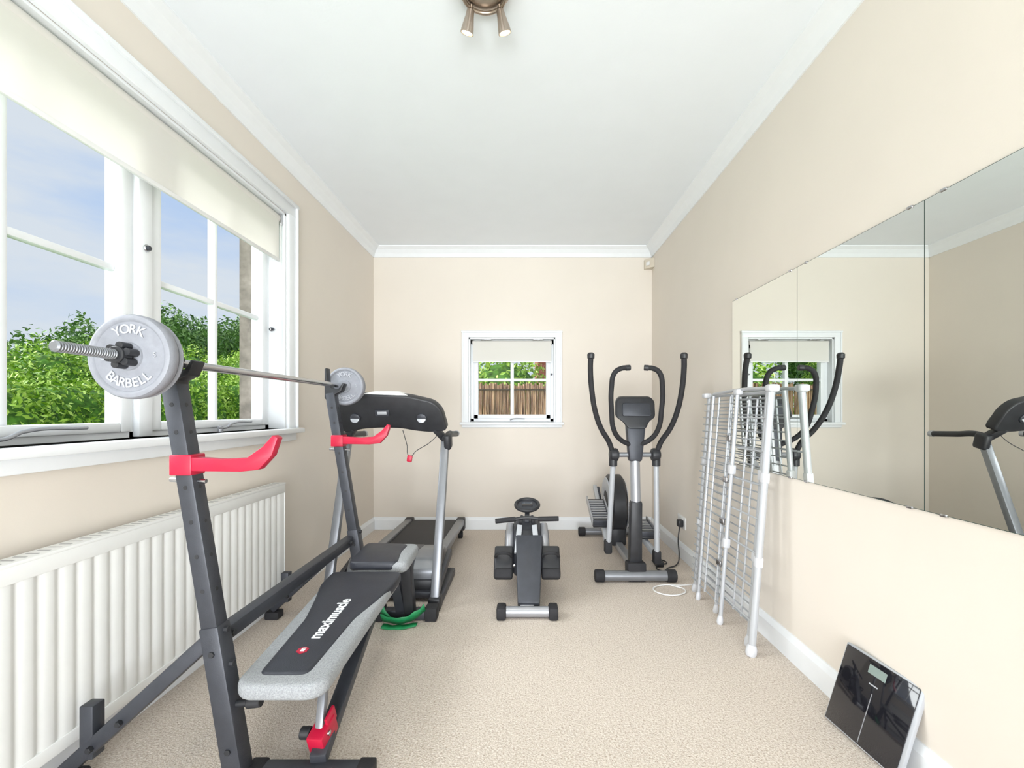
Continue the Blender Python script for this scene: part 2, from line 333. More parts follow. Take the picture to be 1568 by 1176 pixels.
cyl('tail_pipe',(XL+.05,R1-.03,0),(XL+.05,R1-.03,.14),.0075,'wplast',e); cyl('valve',(XL+.05,R1+.0,.15),(XL+.05,R1+.05,.15),.016,'wplast',e)
box('wall_bracket',(XL,1.5,.3),(XL+.024,1.54,.6),'rad',e)

# ------------------------------------------------------------------ weight rack + barbell
e=empty('barbell_rack',(-.95,1.84,0))
UX=lambda z:-.835-.165*z
for k,Y in enumerate((1.307,2.37)):
    bar('lower_upright_%d'%k,(UX(0)+.0,Y,0),(UX(.475),Y,.475),.057,.057,'dark',e)
    bar('upright_%d'%k,(UX(.44),Y,.44),(UX(1.2),Y,1.2),.049,.049,'dark',e,bevel=.005)
    bar('rear_leg_%d'%k,(UX(.43)-.02,Y+.0,.43),(-1.345,Y,.05),.042,.042,'dark',e)
    box('leg_foot_%d'%k,(-1.375,Y-.03,0),(-1.30,Y+.03,.04),'rubber',e,bevel=.008)
    box('storage_stub_%d'%k,(-1.292,Y-.02,.09),(-1.252,Y+.02,.245),'dark',e,bevel=.004)
    for z in(.58,.68,.78,.88,1.04,1.12):
        cyl('hole',(UX(z),Y-.0256,z),(UX(z),Y-.0235,z),.0065,'black',e,12); 
        cyl('hole',(UX(z)+.0258,Y,z),(UX(z)+.02,Y,z-.001),.0065,'black',e,12)
    for (x,z) in((UX(.40),.40),(UX(.12),.12),(-1.17,.20),(-1.255,.125)):
        cyl('bolt',(x,Y-.034,z),(x,Y-.018,z),.009,'black',e,6)
    for z in (.36,.46): cyl('bolt',(UX(z)+.02,Y,z),(UX(z)+.040,Y,z),.010,'black',e,8)
    cyl('pin_shaft',(UX(.24)+.02,Y,.24),(UX(.24)+.07,Y,.245),.010,'black',e); cyl('pin_knob',(UX(.24)+.06,Y,.243),(UX(.24)+.10,Y,.248),.015,'black',e)
    x=UX(1.2)
    pr=[(x-.026,0,1.17),(x-.026,0,1.325),(x-.016,0,1.33),(x-.010,0,1.245),(x+.012,0,1.222),(x+.05,0,1.222),(x+.068,0,1.250),(x+.077,0,1.246),(x+.060,0,1.205),(x+.028,0,1.19),(x+.028,0,1.12)]
    prism('bar_cradle_%d'%k,[(a,Y-.024,c) for a,_,c in pr],(0,.048,0),'black',e,bevel=.003)
    x=UX(.95)
    box('spotter_sleeve_%d'%k,(x-.032,Y-.030,.915),(x+.032,Y+.030,.975),'red',e,bevel=.004)
    prA=[(x+.03,.928),(x+.03,.968),(x+.12,.962),(x+.19,.966),(x+.235,.998),(x+.265,1.032),(x+.280,1.024),(x+.262,.972),(x+.225,.932),(x+.17,.926)]
    prism('spotter_arm_%d'%k,[(a,Y-.028,c) for a,c in prA],(0,.03,0),'red',e,bevel=.003)
    cyl('spotter_pin_%d'%k,(x-.05,Y,.90),(x+.055,Y,.895),.007,'chrome',e)
bar('cross_member',(UX(.42)-.022,1.30,.42),(UX(.42)-.022,2.38,.42),.045,.045,'dark',e,up=(0,0,1))
for y in(1.37,2.3):
    cyl('bolt',(UX(.42)-.001,y,.42),(UX(.42)+.012,y,.42),.010,'black',e,6)

e=empty('barbell',(-1.0,1.8,1.24)); BXx,BZ=-1.003,1.2395
def thread(nm,y0,y1):
    pr=[];pr.append((0,.009)); t=.003
    while t<y1-y0:
        pr+=[(t,.0128),(t+.002,.0128),(t+.0035,.0108),(t+.0048,.0108)]; t+=.006
    lathe(nm,(BXx,y0,BZ),(BXx,y1,BZ),pr,'steel',e,20)
thread('thread_near',.945,1.2); thread('thread_far',2.5,2.63)
cyl('bar',(BXx,1.19,BZ),(BXx,2.5,BZ),.0125,'chrome',e)
def collar(y,s):
    cyl('collar_hub',(BXx,y,BZ),(BXx,y+s*.03,BZ),.021,'black',e)
    for i in range(6):
        a=math.pi*i/3+.3; c=(BXx+.024*math.cos(a),y+s*.022,BZ+.024*math.sin(a))
        cyl('collar_lug',(c[0],y+s*.006,c[2]),(c[0],y+s*.036,c[2]),.0095,'black',e,12)
collar(1.085,1); collar(1.115+.12,1); collar(2.545,-1); 
def plate(y,R,th,s,nm,lt=True):
    pr=[(0,.020),(0,.034),(.004,.036),(.006,.045),(.006,R*.82),(.001,R*.86),(0,R*.90),(.003,R*.965),(.010,R),(th-.01,R),(th-.003,R*.965),(th,R*.9),(th,.02)]
    lathe(nm,(BXx,y,BZ),(BXx,y+1,BZ),pr,'plate',e,64)
    if lt:
        for word,mid,dirn in(('YORK',math.pi/2,-1),('BARBELL',-math.pi/2,1)):
            n_=len(word); st=.25
            for i,ch in enumerate(word):
                a=mid+dirn*(i-(n_-1)/2)*st*(1.2 if n_==4 else 1)
                r=R*.635; x=BXx+r*math.cos(a); z=BZ+r*math.sin(a)
                roll=(a-math.pi/2) if dirn<0 else (a+math.pi/2)
                Rm=Matrix.Rotation(-roll,3,'Y')@Matrix.Rotation(math.pi/2,3,'X')
                text('letter',ch,.033,(x,y+.0050,z),Rm,'platel',e,ext=.0022,bold=.0005)
        for a,tx in((0.05,'5'),(math.pi+.05,'5')):
            Rm=Matrix.Rotation(math.pi/2,3,'X'); text('weight_mark',tx,.02,(BXx+R*.6*math.cos(a),y+.0050,BZ+R*.6*math.sin(a)),Rm,'platel',e,ext=.002)
plate(1.122,.108,.036,1,'plate_near')
plate(1.160,.104,.020,1,'plate_near_inner',False)
plate(2.465,.106,.036,1,'plate_far')
plate(2.503,.102,.02,1,'plate_far_outer',False)

# ------------------------------------------------------------------ weight bench
e=empty('weight_bench',(-.7,1.7,0))
zt=lambda y:.335+(y-1.25)*.055
def pad(nm,outl,top,th,ma,bev,seg=3):
    n_=len(outl); v=[(x,y,top(y)) for x,y in outl]+[(x,y,top(y)-th) for x,y in outl]
    f=[tuple(range(n_)),tuple(range(2*n_-1,n_-1,-1))]+[(i,(i+1)%n_,n_+(i+1)%n_,n_+i) for i in range(n_)]
    return mk(nm,v,f,ma,bevel=bev,seg=seg,parent=e)
def rounded(poly,r,k=5):
    out=[]
    n_=len(poly)
    for i in range(n_):
        p=Vector(poly[i]);a=(Vector(poly[i-1])-p);b_=(Vector(poly[(i+1)%n_])-p)
        rr=min(r,a.length*.48,b_.length*.48); A=p+a.normalized()*rr;B=p+b_.normalized()*rr
        for j in range(k+1):
            t_=j/k; q=A*(1-t_)**2+p*2*t_*(1-t_)+B*t_*t_; out.append((q.x,q.y))
    return out
outl=rounded([(-.825,1.27),(-.79,1.24),(-.60,1.24),(-.565,1.27),(-.562,1.62),(-.555,2.0),(-.862,2.0),(-.842,1.62)],.045)
pad('backrest_base',outl,zt,.048,'greyv',.016)
pad('backrest_board',rounded([(-.80,1.27),(-.60,1.27),(-.59,1.97),(-.83,1.97)],.03),lambda y:zt(y)-.046,.014,'black',.003)
blk=rounded([(-.775,1.285),(-.628,1.285),(-.612,1.60),(-.575,1.74),(-.553,1.88),(-.553,2.002),(-.864,2.002),(-.864,1.88),(-.825,1.74),(-.792,1.60)],.03)
pad('backrest_vinyl',blk,lambda y:zt(y)+.005,.042,'vinyl',.011)
tilt=Matrix.Rotation(math.atan(.055),3,'X')@Matrix.Rotation(math.pi/2,3,'Z')
text('logo_text','maximuscle',.058,(-.695,1.60,zt(1.60)+.0058),tilt,'white',e,ext=.0006,bold=.0014)
lathe('logo_mark',(-.70,1.40,zt(1.40)+.004),(-.70,1.40,1),[(0,.019),(.0022,.019),(.0024,.001)],'red',e,6)
text('logo_m','m',.024,(-.70,1.40,zt(1.40)+.0075),tilt,'white',e,ext=.0004,bold=.001)
so=rounded([(-.815,2.045),(-.545,2.045),(-.55,2.33),(-.825,2.33)],.05)
pad('seat_base',so,lambda y:.402+(y-2.05)*.03,.05,'greyv',.015)
sb=rounded([(-.817,2.043),(-.585,2.043),(-.61,2.20),(-.60,2.31),(-.827,2.331)],.04)
pad('seat_vinyl',sb,lambda y:.407+(y-2.05)*.03,.042,'vinyl',.011)
bar('main_beam',(-.70,2.30,.32),(-.62,1.33,.055),.05,.04,'dark',e,up=(0,0,1))
bar('backrest_rail_l',(-.76,1.32,.268),(-.77,1.98,.30),.025,.025,'dark',e,up=(0,0,1))
bar('backrest_rail_r',(-.64,1.32,.268),(-.635,1.98,.30),.025,.025,'dark',e,up=(0,0,1))
bar('support_strut',(-.655,1.46,.26),(-.63,1.36,.09),.026,.026,'steel',e,up=(0,1,0))
bar('front_foot',(-.815,1.325,.025),(-.46,1.325,.025),.05,.045,'dark',e,up=(0,0,1))
for x in(-.80,-.475): box('foot_cap',(x-.025,1.295,0),(x+.025,1.355,.05),'rubber',e,bevel=.006)
obox('red_bracket',(-.63,1.385,.098),(.052,.085,.065),(math.radians(20),0,-.1),'red',e,bevel=.005)
obox('red_bracket_ear',(-.612,1.40,.135),(.010,.05,.05),(math.radians(20),0,-.1),'red',e,bevel=.003)
cyl('adjust_knob',(-.69,1.37,.11),(-.66,1.37,.11),.018,'black',e,12); cyl('adjust_shaft',(-.66,1.37,.11),(-.60,1.37,.11),.008,'chrome',e)
bar('rear_post',(-.68,2.26,.36),(-.655,2.36,.04),.05,.05,'dark',e,up=(0,1,0))
bar('rear_post_side',(-.60,2.25,.34),(-.60,2.33,.04),.05,.06,'black',e,up=(0,1,0))
bar('rear_foot',(-.80,2.36,.03),(-.47,2.36,.03),.055,.05,'dark',e,up=(0,0,1))
for x in(-.775,-.495): box('rear_foot_cap',(x-.032,2.32,0),(x+.032,2.395,.07),'rubber',e,bevel=.008)

# green resistance band
e=empty('resistance_band',(-.64,2.33,0))
def ribbon(nm,pts,wv,ma,th=.0015):
    vs=[];fs=[]
    P_=[Vector(p) for p in pts]; out=[]
    for i in range(len(P_)-1):
        p0=P_[max(i-1,0)];p1=P_[i];p2=P_[i+1];p3=P_[min(i+2,len(P_)-1)]
        for j in range(8):
            t_=j/8; out.append(.5*((2*p1)+(-p0+p2)*t_+(2*p0-5*p1+4*p2-p3)*t_*t_+(-p0+3*p1-3*p2+p3)*t_**3))
    out.append(P_[-1]); wv=Vector(wv)
    for i,p in enumerate(out):
        ww=wv*(1+.10*math.sin(i*.5)); off=Vector((0,0,.002*math.sin(i*.7)))
        vs+=[p-ww/2,p+ww/2+off]
    for i in range(len(out)-1): fs.append((2*i,2*i+1,2*i+3,2*i+2))
    o=mk(nm,vs,fs,ma,smooth=True,parent=e); s=o.modifiers.new('s','SOLIDIFY'); s.thickness=th; return o
ribbon('band_front',[(-.745,2.30,.035),(-.70,2.285,.030),(-.65,2.275,.028),(-.60,2.28,.036),(-.55,2.29,.062),(-.52,2.305,.085)],(0,-.030,.046),'green')
ribbon('band_fold',[(-.77,2.31,.13),(-.75,2.305,.10),(-.73,2.30,.06),(-.70,2.29,.035)],(.028,-.01,.012),'green')
ribbon('band_loose',[(-.73,2.265,.006),(-.67,2.255,.005),(-.61,2.26,.006),(-.555,2.28,.008)],(0,.04,.004),'green')

# ------------------------------------------------------------------ treadmill
e=empty('treadmill',(-.8,3.2,0)); TL,TR=-1.10,-.50
for k,X in enumerate((TL,TR)):
    s=1 if k else -1
    bar('upright_%d'%k,(X,2.465,.05),(X+s*.004,2.78,.95),.05,.042,'steel',e,up=(0,1,0),bevel=.01)
    box('base_foot_%d'%k,(X-.03,2.46,0),(X+.03,3.0,.05),'dark',e,bevel=.01)
    box('foot_pad_%d'%k,(X-.034,2.43,0),(X+.034,2.52,.075),'black',e,bevel=.012)
    bar('brace_%d'%k,(X,2.50,.08),(X,2.95,.17),.03,.05,'dark',e,up=(0,0,1))
    pipe('handrail_%d'%k,[(X+s*.010,2.72,.935),(X+s*.02,2.80,.958),(X+s*.02,2.92,.952),(X+s*.02,3.10,.945)],.019,'black',e)
    obox('rail_pod_%d'%k,(X+s*.022,2.76,.915),(.045,.085,.10),(.25,0,0),'black',e,bevel=.018,seg=3)
    cyl('rail_cap_%d'%k,(X+s*.02,3.09,.945),(X+s*.02,3.12,.945),.021,'silver',e)
box('front_crossbar',(TL,2.56,.02),(TR,2.62,.06),'dark',e,bevel=.008)
DL,DR=-1.045,-.53
for k,(a,b_) in enumerate(((DL,DL+.065),(DR-.065,DR))):
    bar('side_rail_%d'%k,((a+b_)/2,2.86,.15),((a+b_)/2,3.90,.135),.065,.055,'steel',e,up=(0,0,1),bevel=.012)
    box('rail_endcap_%d'%k,(a-.004,3.86,.06),(b_+.004,3.94,.17),'black',e,bevel=.014)
    cyl('rear_roller_foot_%d'%k,((a+b_)/2-.02,3.87,.03),((a+b_)/2+.02,3.87,.03),.03,'rubber',e)
box('belt',(DL+.06,2.95,.10),(DR-.06,3.90,.155),'belt',e,bevel=.02,seg=3)
box('deck_underframe',(DL+.03,2.7,.06),(DR-.03,3.8,.11),'dark',e,bevel=.01)
prof=[(2.60,.06),(2.60,.17),(2.65,.225),(2.75,.245),(2.92,.225),(3.02,.17),(3.02,.06)]
prism('motor_hood',[(DL-.005,y,z) for y,z in prof],(DR-DL+.01,0,0),'steel',e,bevel=.018,seg=3)
prism('hood_stripe',[(DL+.12,y-.003,z+.004) for y,z in prof],(DR-DL-.24,0,0),'dark',e,bevel=.015,seg=3)
box('front_skirt',(DL,2.585,.05),(DR,2.61,.12),'black',e,bevel=.01)
K=.93
co=[(-1.215,1.113),(-1.146,1.172),(-1.021,1.206),(-.728,1.196),(-.569,1.159),(-.520,1.108),(-.492,.974),(-.60,.962),(-.70,.972),(-.80,.99),(-.93,.992),(-1.04,.985),(-1.126,.962),(-1.172,.962)]
co=[(x*K-.01,1.1+(z-1.1)*K) for x,z in co]
cr_=rounded(co,.03,4); cyf=lambda z:2.69-(z-.97)*.45
prism('console_shell',[(x,cyf(z),z) for x,z in cr_],(0,.065,.02),'black',e,bevel=.014,seg=3)
prism('console_face',[((x+.80)*.93-.80,cyf(z)+.066,(z-1.09)*.88+1.11) for x,z in cr_],(0,.010,.003),'dark',e,bevel=.003)
prism('console_top_panel',[(-.985,2.60,1.196),(-.90,2.60,1.214),(-.76,2.60,1.214),(-.685,2.60,1.192)],(0,.09,.01),'wplast',e,bevel=.006)
for k,X in enumerate((-1.01,-.615)):
    cz=1.055; cy=cyf(cz)
    lathe('cup_rim_%d'%k,(X,cy-.012,cz),(X,cy+1,cz+.45),[(0,.026),(.003,.030),(.02,.032),(.03,.032)],'dark',e,28)
    cp=[(X+.026*math.cos(a),cy-.016,cz+.024*math.sin(a)) for a in np.linspace(math.pi,2*math.pi,12)]
    prism('cup_insert_%d'%k,cp,(0,.012,.004),'lsilver',e,bevel=.002)
obox('badge',(-.845,cyf(1.09)-.004,1.09),(.085,.012,.04),(.42,0,0),'dark',e,bevel=.004); obox('badge_screen',(-.845,cyf(1.09)-.010,1.09),(.055,.006,.018),(.42,0,0),'lsilver',e,bevel=.002)
bar('console_bracket_l',(TL+.0,2.77,.93),(TL+.06,2.70,1.0),.04,.05,'black',e); bar('console_bracket_r',(TR,2.77,.93),(TR-.05,2.70,1.0),.04,.05,'black',e)
pipe('safety_cord',[(-.745,2.71,.985),(-.715,2.69,.90),(-.695,2.685,.83),(-.66,2.69,.86),(-.58,2.70,.91),(-.52,2.71,.97)],.0022,'black',e)
obox('safety_key',(-.697,2.685,.815),(.032,.014,.040),(0,.15,0),'red',e,bevel=.006)

# ------------------------------------------------------------------ rower
e=empty('rowing_machine',(0.01,2.9,0)); cx=.012
cyl('front_tube',(cx-.115,2.37,.033),(cx+.115,2.37,.033),.028,'silver',e)
for s in(-1,1): obox('front_foot_%d'%(s+1),(cx+s*.138,2.37,.034),(.05,.085,.068),(0,0,0),'rubber',e,bevel=.012)
bar('front_column',(cx+.008,2.40,.05),(cx+.012,2.70,.33),.12,.07,'dark',e,up=(0,0,1),bevel=.012,w1=.165,h1=.09)
bar('front_column_neck',(cx,2.375,.03),(cx,2.43,.075),.075,.03,'silver',e,up=(0,0,1))
hs=[(2.60,.14),(2.63,.25),(2.74,.375),(2.86,.41),(3.0,.36),(3.05,.2),(3.0,.08),(2.75,.08)]
prism('flywheel_housing',[(cx-.085,y,z) for y,z in hs],(.17,0,0),'dark',e,bevel=.03,seg=4)
for s in(-1,1):
    prism('housing_side_%d'%(s+1),[(cx+s*.082,y*.97+.085,z*.92+.012) for y,z in hs],(s*.05,0,0),'silver',e,bevel=.02,seg=3)
    prism('housing_insert_%d'%(s+1),[(cx+s*.125,y*.75+.71,z*.6+.095) for y,z in hs],(s*.012,0,0),'dark',e,bevel=.004)
    obox('foot_plate_%d'%(s+1),(cx+s*.137,2.60,.225),(.110,.03,.18),(-.7,0,0),'black',e,bevel=.012,seg=3)
    obox('heel_cup_%d'%(s+1),(cx+s*.137,2.56,.165),(.108,.06,.06),(-.5,0,0),'rubber',e,bevel=.015,seg=3)
    pipe('foot_strap_%d'%(s+1),[(cx+s*.09,2.60,.25),(cx+s*.105,2.56,.28),(cx+s*.137,2.545,.29),(cx+s*.17,2.56,.28),(cx+s*.185,2.60,.25)],.009,'rubber',e)
    cyl('grip_%d'%(s+1),(cx+s*.07,2.74,.437),(cx+s*.195,2.735,.433+s*.008),.0155,'rubber',e)
    bar('nose_stripe_%d'%(s+1),(cx+s*.060,2.60,.27),(cx+s*.045,2.725,.402),.032,.018,'lsilver',e,up=(0,1,0),bevel=.003)
cyl('foot_axle',(cx-.18,2.63,.19),(cx+.18,2.63,.19),.011,'chrome',e)
obox('nose_label',(cx,2.665,.345),(.05,.012,.09),(-.75,0,0),'black',e,bevel=.003)
pipe('handle_bar',[(cx-.08,2.74,.435),(cx,2.745,.445),(cx+.08,2.74,.438)],.011,'black',e)
bar('monitor_stem',(cx,2.82,.39),(cx+.002,2.90,.47),.03,.03,'dark',e,up=(0,1,0))
ax=Vector((0,-.35,1)).normalized()
c=Vector((cx+.002,2.92,.487))
torus('monitor_ring',c,ax,.074,.012,'black',e)
lathe('monitor_body',c-ax*.014,c+ax,[(0,.03),(.004,.066),(.014,.068),(.016,.06)],'dark',e,36)
obox('monitor_lcd',c+ax*.003,(.07,.045,.004),(math.radians(19),0,0),'gblack',e,bevel=.002)
bar('hook_post_l',(cx-.045,2.78,.38),(cx-.03,2.77,.45),.02,.03,'black',e,up=(0,1,0)); bar('hook_post_r',(cx+.045,2.78,.38),(cx+.03,2.77,.45),.02,.03,'black',e,up=(0,1,0))
bar('slide_rail',(cx,2.98,.20),(cx,3.85,.16),.06,.045,'lsilver',e,up=(0,0,1))
obox('sliding_seat',(cx,3.25,.235),(.22,.20,.05),(0,0,0),'vinyl',e,bevel=.02,seg=3); box('seat_carriage',(cx-.045,3.19,.15),(cx+.045,3.31,.215),'black',e,bevel=.006)
bar('rear_post',(cx,3.80,.16),(cx,3.82,.05),.05,.04,'silver',e); cyl('rear_tube',(cx-.13,3.82,.03),(cx+.13,3.82,.03),.027,'silver',e)
for s in(-1,1): cyl('rear_cap_%d'%(s+1),(cx+s*.12,3.82,.031),(cx+s*.165,3.82,.031),.031,'rubber',e)

# ------------------------------------------------------------------ elliptical
e=empty('elliptical_trainer',(.72,3.3,0)); ex=.722; Y0=2.87
cyl('front_stabiliser',(ex-.22,Y0,.04),(ex+.20,Y0,.04),.033,'steel',e)
for s in(-1,1): cyl('front_cap_%d'%(s+1),(ex-.01+s*.20,Y0,.04),(ex-.01+s*.262,Y0,.04),.039,'rubber',e)
bar('mast_lower',(ex,2.93,.05),(ex,2.90,.52),.085,.075,'black',e,up=(0,1,0),bevel=.015,w1=.075,h1=.07)
bar('mast_boot',(ex,2.90,.0),(ex,2.91,.12),.12,.10,'rubber',e,up=(0,1,0),bevel=.012)
cyl('mast_middle',(ex,2.90,.50),(ex,2.93,.80),.032,'silver',e)
bar('mast_upper',(ex,2.925,.77),(ex+.01,2.95,1.06),.085,.07,'dark',e,up=(0,1,0),bevel=.018,w1=.14,h1=.06)
pr=[(ex-.125,1.06),(ex-.118,1.165),(ex-.095,1.195),(ex+.115,1.195),(ex+.14,1.165),(ex+.135,1.06),(ex+.09,1.03),(ex+.07,.985),(ex-.05,.985),(ex-.08,1.03)]
prism('console',[(x,2.90+(z-1.0)*.3,z) for x,z in rounded(pr,.02,3)],(0,.05,.01),'black',e,bevel=.012,seg=3)
prism('console_bezel',[(x,2.885+(z-1.0)*.3,z) for x,z in rounded([(ex-.085,1.07),(ex-.08,1.155),(ex+.10,1.155),(ex+.105,1.07)],.015,3)],(0,.02,0),'dark',e,bevel=.004)
cyl('pivot_axle',(ex-.16,2.93,.815),(ex+.17,2.93,.815),.016,'steel',e)
def mir(pts,s): return [(ex-.15*(2.93-y)+s*x,y,z) for x,y,z in pts]
for s in(-1,1):
    k='l' if s<0 else 'r'
    pipe('fixed_handle_'+k,mir([(.03,2.92,.88),(.10,2.89,.92),(.142,2.85,.985),(.158,2.81,1.11),(.159,2.78,1.25),(.140,2.77,1.34),(.101,2.765,1.367),(.058,2.77,1.372)],s),.016,'rubber',e)
    cyl('fixed_tip_'+k,*mir([(.072,2.768,1.371),(.043,2.772,1.373)],s),.018,'black',e)
    pipe('swing_arm_'+k,mir([(.142,2.93,.82),(.17,2.91,.90),(.22,2.87,.985),(.258,2.83,1.09),(.282,2.79,1.23),(.291,2.765,1.37),(.288,2.75,1.445)],s),.017,'rubber',e)
    tp=mir([(.288,2.75,1.425)],s)[0]
    lathe('swing_tip_'+k,tp,(tp[0],tp[1],2),[(0,.016),(.004,.022),(.028,.023),(.038,.014)],'black',e,20)
    lathe('pivot_knuckle_'+k,(ex+s*.105,2.93,.815),(ex+s*1,2.93,.815),[(0,.024),(.008,.040),(.022,.044),(.05,.040),(.062,.026)],'black',e,28)
    cyl('pivot_collar_'+k,(ex+s*.142,2.93,.84),(ex+s*.142,2.93,.74),.027,'black',e)
    yb,zb_=(3.02,.20) if s<0 else (2.96,.15)
    cyl('lower_arm_'+k,(ex+s*.142,2.93,.76),(ex+s*.155,yb,zb_),.0175,'lsilver',e)
    obox('arm_joint_'+k,(ex+s*.157,yb+.01,zb_-.02),(.05,.06,.09),(0,0,0),'rubber',e,bevel=.012)
    zp=.30 if s<0 else .14; zc=.46 if s<0 else .22
    bar('pedal_bar_'+k,(ex+s*.16,yb,zb_-.02),(ex+s*.13,3.78,zc),.03,.045,'lsilver',e,up=(0,0,1))
    t_=(3.32-yb)/(3.78-yb); zmid=zb_-.02+(zc-zb_+.02)*t_+.05
    rt=math.atan2(zc-zb_+.02,3.78-yb)
    obox('pedal_'+k,(ex+s*.170,3.34,zmid),(.135,.36,.022),(rt,0,0),'black',e,bevel=.008)
    for q in(-1,1): obox('pedal_lip_'+k+str(q+1),(ex+s*.170+q*.066,3.34,zmid+.016),(.010,.35,.045),(rt,0,0),'silver',e,bevel=.004)
    obox('pedal_front_'+k,(ex+s*.170,3.175,zmid-.16*math.tan(rt)+.02),(.135,.02,.05),(rt,0,0),'dark',e,bevel=.005)
    for j in range(9):
        yy=-.13+j*.033; obox('pedal_tread',(ex+s*.170,3.34+yy*math.cos(rt),zmid+.014+yy*math.sin(rt)),(.11,.012,.008),(rt,0,0),'silver',e)
    cyl('crank_'+k,(ex+s*.07,3.60,.34),(ex+s*.12,3.60,.34),.03,'chrome',e)
    bar('crank_arm_'+k,(ex+s*.115,3.60,.34),(ex+s*.115,3.76,zc),.025,.04,'dark',e,up=(1,0,0))
bar('base_beam',(ex,2.92,.07),(ex,3.95,.07),.05,.05,'silver',e,up=(0,0,1))
lathe('flywheel_shroud',(ex-.065,3.60,.35),(ex+1,3.60,.35),[(0,.18),(.008,.225),(.02,.24),(.11,.24),(.122,.225),(.13,.18)],'black',e,48)
for s in(-1,1): lathe('shroud_ring_%d'%(s+1),(ex+s*.064,3.60,.35),(ex+s,3.60,.35),[(0,.215),(.006,.21),(.008,.14),(.006,.11),(0,.11)],'lsilver',e,48)
box('shroud_base',(ex-.06,3.42,.06),(ex+.06,3.82,.22),'black',e,bevel=.02)
cyl('rear_stabiliser',(ex-.20,3.93,.04),(ex+.20,3.93,.04),.032,'steel',e)
for s in(-1,1): cyl('rear_cap_%d'%(s+1),(ex+s*.19,3.93,.04),(ex+s*.25,3.93,.04),.038,'rubber',e)

# ------------------------------------------------------------------ clothes airer (folded against wall)
e=empty('clothes_airer',(1.05,2.35,0))
def A(y,z,d=0.): return (1.02+.092*(z/1.2)+d,y,z)
for nm,y,d,r in(('post_near_outer',2.005,0,.016),('post_near_inner',2.085,.030,.013)):
    cyl(nm,A(y,.03,d),A(y,1.20,d),r,'airer',e)
    lathe(nm+'_foot',A(y,0,d-.003),A(y,.06,d),[(0,r*1.25),(.01,r*1.5),(.03,r*1.5),(.05,r*1.1)],'aplast',e,20)
PM=(('post_mid_a',2.30,-.012,.010),('post_mid_b',2.43,.022,.009),('post_far_a',2.60,-.008,.009),('post_far_b',2.72,.018,.012))
for nm,y,d,r in PM:
    cyl(nm,A(y,.03,d),A(y,1.19,d),r,'airer',e)
    lathe(nm+'_foot',A(y,0,d-.002),A(y,.06,d),[(0,r*1.2),(.01,r*1.6),(.028,r*1.5),(.045,r*1.1)],'aplast',e,16)
for y,d in((2.005,0),(2.085,.03),(2.30,-.012),(2.43,.022),(2.72,.018)):
    for z in(.42,.80):
        c=Vector(A(y,z,d)); obox('joint',c,(.034,.032,.05),(0,.07,0),'aplast',e,bevel=.008,seg=2)
pipe('top_rail_a',[A(2.0,1.205),A(2.3,1.212,-.0),A(2.62,1.20)],.009,'airer',e)
pipe('top_rail_b',[A(2.075,1.19,.028),A(2.40,1.19,.03),A(2.72,1.19,.02)],.008,'airer',e)
obox('corner_cap_near',A(2.0,1.205,.0),(.05,.05,.035),(0,0,0),'aplast',e,bevel=.012,seg=3)
obox('corner_cap_far',A(2.72,1.195,.0),(.045,.05,.03),(0,0,0),'aplast',e,bevel=.010,seg=3)
obox('corner_cap_mid',A(2.30,1.20,-.01),(.035,.05,.03),(0,0,0),'aplast',e,bevel=.010,seg=3)
def rungs(nm,ya,yb,d,zs,r=.0036):
    for z in zs: cyl(nm,A(ya,z,d),A(yb,z,d),r,'awire' if r<.0038 else 'airer',e,8)
rungs('wire_front',2.30,2.72,-.008,[.09+i*.0405 for i in range(27)])
rungs('wire_back',2.085,2.60,.026,[.11+i*.0405 for i in range(27)])
rungs('wire_near',2.005,2.30,.004,[.14+i*.155 for i in range(7)],.0045)
for y in(2.38,2.52): cyl('wire_upright',A(y,.08,-.008),A(y,1.18,-.008),.006,'airer',e,10)
for y in(2.17,2.25): cyl('wire_upright',A(y,.10,.026),A(y,1.16,.026),.0055,'airer',e,10)
for z in(.30,.52,.74,.96): obox('hook',A(2.35,z,-.018),(.012,.05,.03),(0,0,0),'chrome',e,bevel=.003)

# ------------------------------------------------------------------ bathroom scale
e=empty('bathroom_scale',(1.13,1.46,0))
a=Vector((1.068,1.595,.006)); b_=Vector((1.098,1.308,.006)); tl=Vector((1.158,1.612,.268))
u=(b_-a); L=u.length; u.normalize(); v_=(tl-a); v_-=u*v_.dot(u); v_.normalize(); nn=u.cross(v_).normalized()
if nn.x>0: nn=-nn
S=.285
def sp(p,q,d): return a+u*(p*L)+v_*(q*S)+nn*d
def slab(nm,p0,p1,q0,q1,d0,d1,ma,bv=0):
    vv=[sp(p,q,d) for p in(p0,p1) for q in(q0,q1) for d in(d0,d1)]
    return mk(nm,vv,BF,ma,bevel=bv,parent=e)
slab('scale_body',0.01,.99,.01,.99,-.016,0,'lsilver',.004)
slab('glass_top',.035,.955,0.03,.97,0,.004,'gblack',.0015)
slab('lcd',.38,.60,.81,.91,.004,.0048,'lcd')
slab('centre_strip',.495,.505,.05,.62,.004,.0046,'silver')  # thin silver line down the middle of the glass
slab('brand_bar',.43,.54,.70,.715,.004,.0045,'lsilver')

